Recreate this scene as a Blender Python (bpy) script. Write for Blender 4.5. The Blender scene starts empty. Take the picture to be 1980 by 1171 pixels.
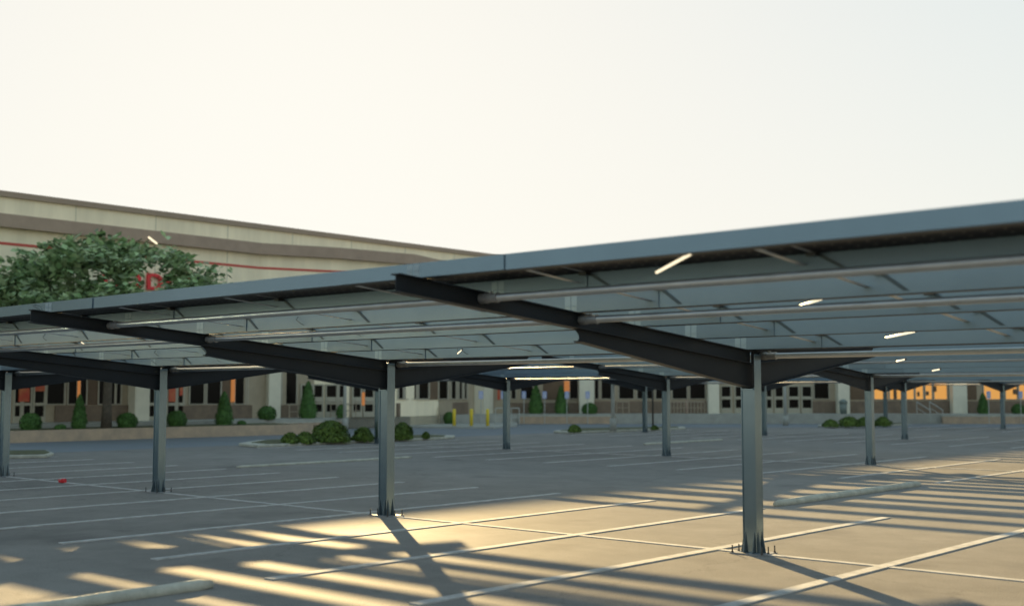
import bpy, bmesh, math, random
from mathutils import Vector, Matrix, noise
random.seed(7)
SC = bpy.context.scene
COL = SC.collection
R = math.radians

# ------------------------------------------------------------------ camera
EYE = 2.4
YAW, PITCH, FPX = 0.728267, 0.0761154, 2275.285
cam = bpy.data.cameras.new('camera')
cam.sensor_width = 36.0
cam.lens = FPX / 1980.0 * 36.0
cam.clip_start = 0.1
cam.clip_end = 3000
cam.dof.use_dof = True
cam.dof.focus_distance = 22.5
cam.dof.aperture_fstop = 0.75
cam.dof.aperture_blades = 0
camo = bpy.data.objects.new('camera', cam)
COL.objects.link(camo)
camo.location = (0, 0, EYE)
camo.rotation_euler = (math.pi / 2 + PITCH, 0, YAW)
SC.camera = camo

# ------------------------------------------------------------------ light
SUN_EL = R(12.9)
SUN_AZ = R(52.7)            # towards -x from +y
to_sun = Vector((-math.sin(SUN_AZ) * math.cos(SUN_EL), math.cos(SUN_AZ) * math.cos(SUN_EL), math.sin(SUN_EL)))
world = bpy.data.worlds.new('World')
SC.world = world
world.use_nodes = True
wn = world.node_tree.nodes; wl = world.node_tree.links
for n in list(wn): wn.remove(n)
sky = wn.new('ShaderNodeTexSky')
sky.sky_type = 'NISHITA'
sky.sun_disc = False
sky.sun_elevation = SUN_EL
sky.sun_rotation = -SUN_AZ
sky.altitude = 0
sky.air_density = 1.0
sky.dust_density = 0.6
sky.ozone_density = 1.0
hsv = wn.new('ShaderNodeHueSaturation')
hsv.inputs['Saturation'].default_value = 1.45
# hazy air: bright parts of the sky saturate softly, c' = m*c/(m+c)
SKM = 0.85
va = wn.new('ShaderNodeVectorMath'); va.operation = 'ADD'; va.inputs[1].default_value = (SKM, SKM, SKM)
vd = wn.new('ShaderNodeVectorMath'); vd.operation = 'DIVIDE'
vm = wn.new('ShaderNodeVectorMath'); vm.operation = 'MULTIPLY'; vm.inputs[1].default_value = (0.985, 0.975, 0.932)
bg = wn.new('ShaderNodeBackground')
bg.inputs['Strength'].default_value = 0.15
wo = wn.new('ShaderNodeOutputWorld')
wl.new(sky.outputs[0], va.inputs[0])
wl.new(sky.outputs[0], vd.inputs[0]); wl.new(va.outputs[0], vd.inputs[1])
wl.new(vd.outputs[0], vm.inputs[0]); wl.new(vm.outputs[0], hsv.inputs['Color'])
wl.new(hsv.outputs[0], bg.inputs['Color'])
wl.new(bg.outputs[0], wo.inputs['Surface'])
sun = bpy.data.lights.new('sun', 'SUN')
sun.energy = 3.1
sun.angle = R(0.55)
sun.color = (1.0, 0.72, 0.34)
suno = bpy.data.objects.new('sun', sun)
COL.objects.link(suno)
suno.rotation_euler = to_sun.to_track_quat('Z', 'Y').to_euler()
suno.location = (-60, 40, 60)
vs = SC.view_settings
SC.display_settings.display_device = 'sRGB'
vs.view_transform = 'Standard'; vs.look = 'None'; vs.exposure = 2.8; vs.gamma = 1.0
vs.use_curve_mapping = False
try:
    SC.cycles.use_denoising = True
    SC.cycles.max_bounces = 8
    SC.cycles.sample_clamp_indirect = 6.0
except Exception: pass

# ------------------------------------------------------------------ pixel helpers (photo pixel -> place in the world)
cy_, sy_ = math.cos(YAW), math.sin(YAW)
def XF(X, F): return (cy_ * X - sy_ * F, sy_ * X + cy_ * F)      # view right / forward metres -> world
HOR = 759.0
FL = FPX * math.cos(PITCH) + 0
def zof(y, F): return EYE - (y - HOR) / FPX * F
def gnd(x, y, z=0.0):
    F = FPX * (EYE - z) / (y - HOR)
    return F
def at(x, F): return XF((x - 990.0) / 2282.0 * F, F)

# ------------------------------------------------------------------ mesh builder
class MB:
    def __init__(s): s.v = []; s.f = []; s.m = []
    def add(s, vs, fs, mi=0):
        o = len(s.v); s.v += [tuple(p) for p in vs]
        for f in fs: s.f.append(tuple(i + o for i in f)); s.m.append(mi)
        return s
    def box(s, x0, x1, y0, y1, z0, z1, mi=0):
        v = [(x0,y0,z0),(x1,y0,z0),(x1,y1,z0),(x0,y1,z0),(x0,y0,z1),(x1,y0,z1),(x1,y1,z1),(x0,y1,z1)]
        return s.add(v, [(3,2,1,0),(4,5,6,7),(0,1,5,4),(1,2,6,5),(2,3,7,6),(3,0,4,7)], mi)
    def prism(s, poly, z0, z1, mi=0):                  # poly in x,y
        n = len(poly)
        a = sum(poly[i][0]*poly[(i+1)%n][1]-poly[(i+1)%n][0]*poly[i][1] for i in range(n))
        if a < 0: poly = poly[::-1]
        v = [(p[0],p[1],z0) for p in poly] + [(p[0],p[1],z1) for p in poly]
        f = [tuple(range(n-1,-1,-1)), tuple(range(n,2*n))] + [(i,(i+1)%n,n+(i+1)%n,n+i) for i in range(n)]
        return s.add(v, f, mi)
    def plate(s, poly, x0, x1, mi=0):                  # poly in y,z extruded along x
        n = len(poly)
        a = sum(poly[i][0]*poly[(i+1)%n][1]-poly[(i+1)%n][0]*poly[i][1] for i in range(n))
        if a < 0: poly = poly[::-1]
        v = [(x0,p[0],p[1]) for p in poly] + [(x1,p[0],p[1]) for p in poly]
        f = [tuple(range(n-1,-1,-1)), tuple(range(n,2*n))] + [(i,(i+1)%n,n+(i+1)%n,n+i) for i in range(n)]
        return s.add(v, f, mi)
    def tube(s, pts, r, n=10, cap=True, mi=0):
        pts = [Vector(p) for p in pts]
        rs = r if isinstance(r, (list, tuple)) else [r]*len(pts)
        rings = []
        for i, p in enumerate(pts):
            d = (pts[min(i+1,len(pts)-1)] - pts[max(i-1,0)]).normalized()
            ref = Vector((0,0,1)) if abs(d.z) < 0.9 else Vector((1,0,0))
            a = d.cross(ref).normalized(); b = a.cross(d)
            rings.append([p + (a*math.cos(2*math.pi*k/n) + b*math.sin(2*math.pi*k/n))*rs[i] for k in range(n)])
        v = [q for ring in rings for q in ring]; f = []
        for i in range(len(pts)-1):
            for k in range(n):
                f.append((i*n+k, (i+1)*n+k, (i+1)*n+(k+1)%n, i*n+(k+1)%n)[::-1])
        if cap:
            f.append(tuple(range(n))[::1]); f.append(tuple(range((len(pts)-1)*n, len(pts)*n))[::-1])
        return s.add(v, f, mi)
    def build(s, name, mats, parent=None, loc=(0,0,0), smooth=False, bevel=0.0):
        me = bpy.data.meshes.new(name)
        me.from_pydata(s.v, [], s.f)
        if not isinstance(mats, (list, tuple)): mats = [mats]
        for m in mats: me.materials.append(m)
        for p, mi in zip(me.polygons, s.m):
            p.material_index = mi
            p.use_smooth = smooth
        bm = bmesh.new(); bm.from_mesh(me); bmesh.ops.recalc_face_normals(bm, faces=bm.faces); bm.to_mesh(me); bm.free()
        me.update()
        o = bpy.data.objects.new(name, me)
        COL.objects.link(o)
        o.location = loc
        if parent: o.parent = parent
        if bevel:
            b = o.modifiers.new('bevel', 'BEVEL'); b.width = bevel; b.segments = 2; b.limit_method = 'ANGLE'
        return o

def tag(o, label=None, cat=None, group=None, kind=None):
    if label: o['label'] = label
    if cat: o['category'] = cat
    if group: o['group'] = group
    if kind: o['kind'] = kind
    return o
def empty(name, loc, rz=0.0):
    o = bpy.data.objects.new(name, None); COL.objects.link(o)
    o.empty_display_size = 0.3
    o.location = loc; o.rotation_euler = (0,0,rz)
    return o
def dup(o, parent=None, loc=None):
    c = o.copy(); COL.objects.link(c)
    if parent is not None: c.parent = parent
    if loc is not None: c.location = loc
    for ch in list(o.children): dup(ch, c)
    return c

# ------------------------------------------------------------------ materials
def mat(name, col, rough=0.6, metal=0.0, spec=0.5, vary=0.0, scale=3.0, bump=0.0, bscale=20.0, col2=None, island=0.0, detail=6.0):
    m = bpy.data.materials.new(name); m.use_nodes = True
    nt = m.node_tree; N = nt.nodes; L = nt.links
    b = N['Principled BSDF']
    b.inputs['Roughness'].default_value = rough
    b.inputs['Metallic'].default_value = metal
    b.inputs['Specular IOR Level'].default_value = spec
    c = tuple(col) + (1,)
    b.inputs['Base Color'].default_value = c
    tc = N.new('ShaderNodeTexCoord')
    if vary or col2:
        nz = N.new('ShaderNodeTexNoise'); nz.inputs['Scale'].default_value = scale; nz.inputs['Detail'].default_value = detail
        nz.inputs['Roughness'].default_value = 0.65
        L.new(tc.outputs['Object'], nz.inputs['Vector'])
        rp = N.new('ShaderNodeValToRGB')
        c2 = col2 if col2 else tuple(x*(1-vary) for x in col)
        c1 = col if col2 else tuple(min(1, x*(1+vary)) for x in col)
        rp.color_ramp.elements[0].position = 0.32; rp.color_ramp.elements[1].position = 0.68
        rp.color_ramp.elements[0].color = tuple(c2)+(1,); rp.color_ramp.elements[1].color = tuple(c1)+(1,)
        L.new(nz.outputs['Fac'], rp.inputs['Fac'])
        out = rp.outputs['Color']
        if island:
            g = N.new('ShaderNodeNewGeometry'); mx = N.new('ShaderNodeHueSaturation')
            mr = N.new('ShaderNodeMapRange'); mr.inputs['To Min'].default_value = 1-island; mr.inputs['To Max'].default_value = 1+island
            L.new(g.outputs['Random Per Island'], mr.inputs['Value']); L.new(mr.outputs[0], mx.inputs['Value']); L.new(out, mx.inputs['Color'])
            out = mx.outputs['Color']
        L.new(out, b.inputs['Base Color'])
    if bump:
        n2 = N.new('ShaderNodeTexNoise'); n2.inputs['Scale'].default_value = bscale; n2.inputs['Detail'].default_value = 4
        L.new(tc.outputs['Object'], n2.inputs['Vector'])
        bp = N.new('ShaderNodeBump'); bp.inputs['Strength'].default_value = bump; bp.inputs['Distance'].default_value = 0.02
        L.new(n2.outputs['Fac'], bp.inputs['Height']); L.new(bp.outputs[0], b.inputs['Normal'])
    return m
def glow(name, col, strength):
    m = bpy.data.materials.new(name); m.use_nodes = True
    b = m.node_tree.nodes['Principled BSDF']
    b.inputs['Base Color'].default_value = (0.02,0.02,0.02,1)
    b.inputs['Emission Color'].default_value = tuple(col)+(1,)
    b.inputs['Emission Strength'].default_value = strength
    return m

M = {}
M['purlin'] = mat('purlin_steel', (0.160,0.232,0.295), 0.36, 0.3, 0.5, vary=0.05, scale=1.2)
M['bracket'] = mat('bracket_steel', (0.25,0.33,0.385), 0.36, 0.3)
M['shade_streak'] = mat('shade_streak_grey', (0.055,0.08,0.095), 0.5, 0.2)  # web steel darkened, shade put into the colour
M['gusset'] = mat('gusset_steel', (0.10,0.135,0.155), 0.45, 0.3)
M['lap'] = mat('splice_steel', (0.138,0.20,0.255), 0.36, 0.3, 0.5, vary=0.05, scale=1.2)
M['fascia'] = mat('fascia_steel', (0.15,0.224,0.287), 0.24, 0.75, 0.5, vary=0.05, scale=1.2)
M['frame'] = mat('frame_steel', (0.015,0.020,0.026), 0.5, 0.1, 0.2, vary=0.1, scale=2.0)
M['column'] = mat('column_steel', (0.215,0.295,0.355), 0.2, 0.92, 0.5, vary=0.08, scale=3.0)
M['plate'] = mat('galvanised_plate', (0.24,0.25,0.26), 0.45, 0.3, 0.5, vary=0.12, scale=14)
M['bolt'] = mat('bolt_steel', (0.06,0.06,0.06), 0.4, 0.6)
M['pipe'] = mat('galvanised_pipe', (0.40,0.43,0.46), 0.42, 0.8, 0.5, vary=0.08, scale=5)
M['cable'] = mat('black_cable', (0.015,0.015,0.016), 0.5)
M['alu'] = mat('panel_frame', (0.35,0.36,0.37), 0.4, 0.5)
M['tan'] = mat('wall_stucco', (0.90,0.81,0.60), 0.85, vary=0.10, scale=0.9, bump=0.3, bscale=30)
for _n in M['tan'].node_tree.nodes:
    if _n.type == 'TEX_NOISE' and _n.inputs['Scale'].default_value < 5:
        _mp = M['tan'].node_tree.nodes.new('ShaderNodeMapping'); _mp.inputs['Scale'].default_value = (1,1,0.12)
        _l = _n.inputs['Vector'].links[0]; _src = _l.from_socket
        M['tan'].node_tree.links.new(_src, _mp.inputs[0]); M['tan'].node_tree.links.new(_mp.outputs[0], _n.inputs['Vector'])
M['brown'] = mat('brown_band', (0.37,0.28,0.215), 0.8, vary=0.1, scale=1.0)
M['coping'] = mat('coping_metal', (0.33,0.25,0.185), 0.6, vary=0.06, scale=1.0)
M['redline'] = mat('red_stripe', (0.55,0.08,0.06), 0.5)
M['redsign'] = mat('red_letters', (0.75,0.02,0.03), 0.4)
M['pillar'] = mat('pillar_stucco', (0.70,0.68,0.55), 0.8, vary=0.06, scale=2)
M['front'] = mat('storefront_shade', (0.38,0.325,0.235), 0.85, vary=0.08, scale=1.5)  # wall tone darkened, porch shade put into the colour
M['joint'] = mat('wall_joint', (0.62,0.59,0.46), 0.85)
M['doorframe'] = mat('door_frame', (0.38,0.36,0.28), 0.6, vary=0.05, scale=3)
M['framecream'] = mat('cream_frames', (0.42,0.39,0.31), 0.6, vary=0.05, scale=3)
M['glass'] = mat('dark_glass', (0.006,0.005,0.004), 0.25, 0, 0.12)
M['brownpanel'] = mat('brown_infill', (0.13,0.085,0.05), 0.7, vary=0.15, scale=2)
M['litwin'] = glow('lit_window', (1.0,0.47,0.10), 0.10)
M['litstrip'] = glow('lit_strip', (1.0,0.36,0.08), 0.055)
M['tube'] = glow('stick_glow', (1.0,0.86,0.58), 0.2)
M['poster'] = mat('poster_red', (0.48,0.04,0.03), 0.6, col2=(0.50,0.16,0.06), scale=2.2)
M['concrete'] = mat('concrete', (0.33,0.34,0.31), 0.85, vary=0.12, scale=1.5, bump=0.25, bscale=25)
M['knee'] = mat('knee_brick', (0.22,0.165,0.115), 0.9, col2=(0.15,0.115,0.085), scale=2.4, bump=0.4, bscale=9)
M['stonewall'] = mat('stone_wall', (0.52,0.39,0.27), 0.9, col2=(0.36,0.29,0.22), scale=1.4, bump=0.4, bscale=9)
M['kerb'] = mat('kerb_concrete', (0.44,0.44,0.38), 0.9, 0, 0.1, vary=0.22, scale=3.5, bump=0.6, bscale=22)
M['soil'] = mat('planter_soil', (0.07,0.08,0.035), 0.95, vary=0.4, scale=2.5, bump=0.6, bscale=12)
M['bollard'] = mat('yellow_paint', (0.72,0.55,0.04), 0.5, vary=0.08, scale=4)
M['pole'] = mat('pole_paint', (0.42,0.44,0.41), 0.6, vary=0.06, scale=2)
M['darkpole'] = mat('dark_post', (0.05,0.045,0.04), 0.6)
M['rail'] = mat('cream_rail', (0.34,0.29,0.21), 0.6)
M['signblue'] = mat('sign_blue', (0.30,0.37,0.62), 0.5)
M['signwhite'] = mat('sign_white', (0.7,0.72,0.74), 0.5)
M['bin'] = mat('bin_green', (0.16,0.2,0.18), 0.6)
M['cup'] = mat('red_cup', (0.6,0.02,0.03), 0.35, vary=0.2, scale=8)
M['bark'] = mat('bark', (0.10,0.085,0.065), 0.9, vary=0.35, scale=6, bump=0.6, bscale=14)
M['leaf'] = mat('tree_leaf', (0.42,0.50,0.29), 0.5, 0, 0.4, col2=(0.14,0.26,0.09), scale=0.9, island=0.65)
_n = M['leaf'].node_tree; _b = _n.nodes['Principled BSDF']; _t = _n.nodes.new('ShaderNodeBsdfTranslucent'); _m = _n.nodes.new('ShaderNodeMixShader')
_m.inputs[0].default_value = 0.3
_n.links.new(_b.inputs['Base Color'].links[0].from_socket, _t.inputs['Color'])
_n.links.new(_b.outputs[0], _m.inputs[1]); _n.links.new(_t.outputs[0], _m.inputs[2])
_n.links.new(_m.outputs[0], [x for x in _n.nodes if x.type == 'OUTPUT_MATERIAL'][0].inputs['Surface'])
M['topiary'] = mat('topiary_leaf', (0.075,0.17,0.04), 0.6, 0, 0.3, col2=(0.04,0.10,0.022), scale=1.3, island=0.4)
M['shrub'] = mat('shrub_leaf', (0.115,0.18,0.03), 0.6, 0, 0.3, col2=(0.05,0.095,0.018), scale=1.6, island=0.45)
M['paint'] = mat('line_paint', (0.43,0.43,0.42), 0.85, 0, 0.02, vary=0.22, scale=4.0, bump=0.2, bscale=40)

def ground_mat():
    m = bpy.data.materials.new('parking_asphalt'); m.use_nodes = True
    nt = m.node_tree; N = nt.nodes; L = nt.links; b = N['Principled BSDF']
    tc = N.new('ShaderNodeTexCoord')
    def nz(scale, det, rough=0.6):
        n = N.new('ShaderNodeTexNoise'); n.inputs['Scale'].default_value = scale; n.inputs['Detail'].default_value = det
        n.inputs['Roughness'].default_value = rough
        L.new(tc.outputs['Object'], n.inputs['Vector']); return n
    big = nz(0.12, 5); mid = nz(1.1, 6, 0.7); fine = nz(55, 6, 0.75)
    def mixc(f, a, bb, fac_node, mode='MIX'):
        mx = N.new('ShaderNodeMix'); mx.data_type = 'RGBA'; mx.blend_type = mode
        return mx
    rp = N.new('ShaderNodeValToRGB')
    rp.color_ramp.elements[0].position = 0.3; rp.color_ramp.elements[1].position = 0.72
    rp.color_ramp.elements[0].color = (0.222,0.214,0.200,1); rp.color_ramp.elements[1].color = (0.298,0.286,0.264,1)
    L.new(big.outputs['Fac'], rp.inputs['Fac'])
    r2 = N.new('ShaderNodeValToRGB')
    r2.color_ramp.elements[0].position = 0.3; r2.color_ramp.elements[1].position = 0.7
    r2.color_ramp.elements[0].color = (0.84,0.84,0.84,1); r2.color_ramp.elements[1].color = (1.06,1.06,1.06,1)
    L.new(mid.outputs['Fac'], r2.inputs['Fac'])
    r3 = N.new('ShaderNodeValToRGB')
    r3.color_ramp.elements[0].position = 0.34; r3.color_ramp.elements[1].position = 0.66
    r3.color_ramp.elements[0].color = (0.66,0.66,0.66,1); r3.color_ramp.elements[1].color = (1.26,1.26,1.26,1)
    L.new(fine.outputs['Fac'], r3.inputs['Fac'])
    m1 = N.new('ShaderNodeMix'); m1.data_type = 'RGBA'; m1.blend_type = 'MULTIPLY'; m1.inputs[0].default_value = 1
    L.new(rp.outputs[0], m1.inputs[6]); L.new(r2.outputs[0], m1.inputs[7])
    m2 = N.new('ShaderNodeMix'); m2.data_type = 'RGBA'; m2.blend_type = 'MULTIPLY'; m2.inputs[0].default_value = 1
    L.new(m1.outputs[2], m2.inputs[6]); L.new(r3.outputs[0], m2.inputs[7])
    L.new(m2.outputs[2], b.inputs['Base Color'])
    st = nz(0.45, 3, 0.5); r4 = N.new('ShaderNodeValToRGB')
    r4.color_ramp.elements[0].position = 0.60; r4.color_ramp.elements[1].position = 0.74
    r4.color_ramp.elements[0].color = (1,1,1,1); r4.color_ramp.elements[1].color = (0.80,0.80,0.81,1)
    L.new(st.outputs['Fac'], r4.inputs['Fac'])
    vo = N.new('ShaderNodeTexVoronoi'); vo.feature = 'DISTANCE_TO_EDGE'; vo.inputs['Scale'].default_value = 0.16
    wv = N.new('ShaderNodeMix'); wv.data_type = 'RGBA'; wv.inputs[0].default_value = 0.35
    L.new(tc.outputs['Object'], wv.inputs[6]); L.new(mid.outputs['Color'], wv.inputs[7])
    vs_ = N.new('ShaderNodeVectorMath'); vs_.operation = 'MULTIPLY_ADD'; vs_.inputs[1].default_value = (1.2,1.2,1.2)
    L.new(mid.outputs['Color'], vs_.inputs[0]); L.new(tc.outputs['Object'], vs_.inputs[2])
    L.new(vs_.outputs[0], vo.inputs['Vector'])
    r5 = N.new('ShaderNodeValToRGB'); r5.color_ramp.elements[0].position = 0.0; r5.color_ramp.elements[1].position = 0.004
    r5.color_ramp.elements[0].color = (0.62,0.62,0.62,1); r5.color_ramp.elements[1].color = (1,1,1,1)
    L.new(vo.outputs['Distance'], r5.inputs['Fac'])
    m3 = N.new('ShaderNodeMix'); m3.data_type = 'RGBA'; m3.blend_type = 'MULTIPLY'; m3.inputs[0].default_value = 1
    L.new(m2.outputs[2], m3.inputs[6]); L.new(r4.outputs[0], m3.inputs[7])
    m4 = N.new('ShaderNodeMix'); m4.data_type = 'RGBA'; m4.blend_type = 'MULTIPLY'; m4.inputs[0].default_value = 0.6
    L.new(m3.outputs[2], m4.inputs[6]); L.new(r5.outputs[0], m4.inputs[7])
    N.remove(wv)
    L.new(m4.outputs[2], b.inputs['Base Color'])
    b.inputs['Roughness'].default_value = 0.70
    b.inputs['Specular IOR Level'].default_value = 0.005
    bp = N.new('ShaderNodeBump'); bp.inputs['Strength'].default_value = 0.42; bp.inputs['Distance'].default_value = 0.006
    L.new(fine.outputs['Fac'], bp.inputs['Height']); L.new(bp.outputs[0], b.inputs['Normal'])
    return m
M['ground'] = ground_mat()
M['road'] = mat('drive_asphalt', (0.18,0.20,0.218), 0.85, 0, 0.1, vary=0.08, scale=0.35, bump=0.3, bscale=30)

def panel_mat():
    m = bpy.data.materials.new('solar_cells'); m.use_nodes = True
    nt = m.node_tree; N = nt.nodes; L = nt.links; b = N['Principled BSDF']
    tc = N.new('ShaderNodeTexCoord'); sp = N.new('ShaderNodeSeparateXYZ'); L.new(tc.outputs['Object'], sp.inputs[0])
    def mth(op, a, v=None, c=None):
        n = N.new('ShaderNodeMath'); n.operation = op
        if hasattr(a, 'links'): L.new(a, n.inputs[0])
        else: n.inputs[0].default_value = a
        if v is not None:
            if hasattr(v, 'links'): L.new(v, n.inputs[1])
            else: n.inputs[1].default_value = v
        return n.outputs[0]
    def cell(o): return mth('ABSOLUTE', mth('SUBTRACT', mth('FRACT', mth('DIVIDE', o, 0.17)), 0.5))
    s = mth('ADD', cell(sp.outputs[0]), cell(sp.outputs[1]))
    dot = mth('GREATER_THAN', s, 0.86)
    mx = N.new('ShaderNodeMix'); mx.data_type = 'RGBA'
    L.new(dot, mx.inputs[0]); mx.inputs[6].default_value = (0.010,0.010,0.013,1); mx.inputs[7].default_value = (0.16,0.15,0.14,1)
    L.new(mx.outputs[2], b.inputs['Base Color'])
    b.inputs['Roughness'].default_value = 0.55; b.inputs['Specular IOR Level'].default_value = 0.15
    return m
M['panel'] = panel_mat()

# ------------------------------------------------------------------ ground and markings
g = MB(); g.add([(-900,-900,0),(900,-900,0),(900,900,0),(-900,900,0)], [(0,1,2,3)])
tag(g.build('ground', M['ground']), kind='structure')

dr = [(-60.5,-300.0),(-60.5,60.0)] + [at(800,90.0), at(1200,FPX*EYE/(819-HOR)), at(3200,FPX*EYE/(819-HOR)), at(3200,82.0), at(1200,82.5), (-45.5,60.0), (-45.5,-300.0)]
tag(MB().prism(dr, 0.0, 0.004).build('drive_aisle', M['road']), kind='structure')
S = 8.16225
U0 = -41.85
V0, DV = 15.7617, 21.6619
ROWV = [V0, V0+DV, V0+2*DV, V0+3*DV]
LINES = MB()
LZ = 0.016
def lines_row(v, u_start, n):
    LINES.box(u_start-0.7, u_start+n*2.7208-2.0, v-0.07, v+0.07, 0, LZ-0.004)
    for k in range(n):
        u = u_start - 0.68 + k*2.7208
        if u > 12: break
        LINES.box(u-0.09, u+0.09, v-6.35, v+6.15, 0, LZ)
lines_row(ROWV[0], U0, 20)
lines_row(ROWV[1], U0, 18)
lines_row(ROWV[2], U0, 14)
lines_row(ROWV[3], U0+5.68, 10)
tag(LINES.build('parking_lines', M['paint']), kind='structure')

# ------------------------------------------------------------------ carports
SLOPE = 0.0868
def ztop(d): return 3.03 + SLOPE*d          # top of beam at distance d from the column line
NCOL = 7
PD = [0.18 + 1.36*k for k in range(6)]
PH = 0.19
PHS = [0.16, 0.19, 0.19, 0.19, 0.19, 0.19]
def ph(d): return 0.16 if d > 6.9 else 0.19 if d > 5 else 0.235 if d > 4 else 0.225 if d > 1 else 0.20
UL, UR = -1.35, (NCOL-1)*S + 1.35            # local extent along the row

def column_mesh():
    m = MB()
    m.box(-0.105, 0.105, -0.085, 0.085, 0.02, 2.44)
    m.box(-0.118, -0.105, -0.10, 0.10, 0.02, 2.98)
    m.box(0.105, 0.118, -0.10, 0.10, 0.02, 2.98)
    m.box(-0.1045, 0.1045, -0.125, 0.125, 2.44, 2.462)
    return m
def gusset_mesh(which):
    m = MB(); t = 0.006; i = 0
    for x in (-0.08, 0.07):
        for sgn in (-1, 1):
            if which in (None, i): m.plate([(sgn*0.0855,0.02),(sgn*0.155,0.02),(sgn*0.0855,0.33)], x-t, x+t)
            i += 1
    for y in (-0.06, 0.06):
        for sgn in (-1, 1):
            a, b_ = 0.1185*sgn, 0.175*sgn
            v = [(a,y-t,0.02),(b_,y-t,0.02),(a,y-t,0.34),(a,y+t,0.02),(b_,y+t,0.02),(a,y+t,0.34)]
            if which in (None, i): m.add(v, [(0,1,2),(5,4,3),(0,3,4,1),(1,4,5,2),(2,5,3,0)])
            i += 1
    return m
def beam_mesh(sg):
    m = MB(); d0, d1 = (0.02, 7.3); h = 0.2; t = 0.014
    def q(a, b): return [(sg*d0, ztop(d0)+a), (sg*d1, ztop(d1)+a), (sg*d1, ztop(d1)+b), (sg*d0, ztop(d0)+b)]
    m.plate(q(-h+t, -t), -0.006, 0.006)
    m.plate(q(-t, 0), -0.075, 0.075)
    m.plate(q(-h, -h+t), -0.075, 0.075)
    return m
def haunch_mesh(sg):
    m = MB(); d0, d1 = 0.004, 4.2
    def zb(d): return 2.475 + 0.137*d
    curve = [(4.2, zb(4.2)), (4.17, 3.085), (4.18, 3.12), (4.22, 3.16), (4.28, 3.2)]
    poly = [(sg*d0, zb(d0))] + [(sg*a, b) for a, b in curve] + [(sg*d0, ztop(d0)-0.202)]
    m.plate(poly, -0.006, 0.006)
    t = 0.014
    m.plate([(sg*d0, zb(d0)-t), (sg*d1, zb(d1)-t), (sg*d1, zb(d1)), (sg*d0, zb(d0))], -0.07, 0.07)
    return m
def bracket_mesh(d):
    m = MB(); z = ztop(d); PH = ph(d)
    for c in (-0.105, 0.0):
        m.box(c-0.044, c+0.044, -d-0.016, -d-0.004, z+0.002, z+PH*0.93)
        for e in (-0.018, 0.018):
            m.tube([(c+e, -d-0.016, z+0.08), (c+e, -d-0.024, z+0.08)], 0.009, 6)
    return m
def purlin_mesh(d, sg, a, b):
    m = MB(); z = ztop(d) + 0.003; t = 0.005; y0 = sg*d; fl = 0.065; PH = ph(d)
    s = -sg                                   # flange points towards the column line
    def yb(p, q): return (min(p, q), max(p, q))
    w0, w1 = yb(y0, y0+s*t); f0, f1 = yb(y0+s*t, y0+s*fl)
    m.box(a, b, w0, w1, z, z+PH)
    m.box(a, b, f0, f1, z, z+t)
    m.box(a, b, f0, f1, z+PH-t, z+PH)
    l0, l1 = yb(y0+s*(fl-t), y0+s*fl)
    m.box(a, b, l0, l1, z+t, z+0.022)
    m.box(a, b, l0, l1, z+PH-0.022, z+PH-t)
    return m
def lap_mesh(d, sg):
    m = MB(); z = ztop(d) + 0.003; y0 = sg*d; PH = ph(d)
    a, b = y0 + sg*0.004, y0 + sg*0.014
    m.box(-1.27, 1.27, min(a,b), max(a,b), z+0.001, z+PH-0.004)
    return m
PIPES = [(-6.0, 3.47), (-4.17, 3.31), (0.27, 2.96), (4.17, 3.31), (6.0, 3.47)]

PROTO = {}
def proto(name, builder, m, **kw):
    if name not in PROTO:
        PROTO[name] = builder().build(name.split('#')[0], m, **kw); return PROTO[name]
    c = PROTO[name].copy(); c.animation_data_clear() if c.animation_data else None
    COL.objects.link(c); return c
def part(key, builder, m, parent, loc=(0,0,0), **kw):
    o = proto(key, builder, m, **kw)
    o.parent = parent; o.location = loc
    return o

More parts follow.
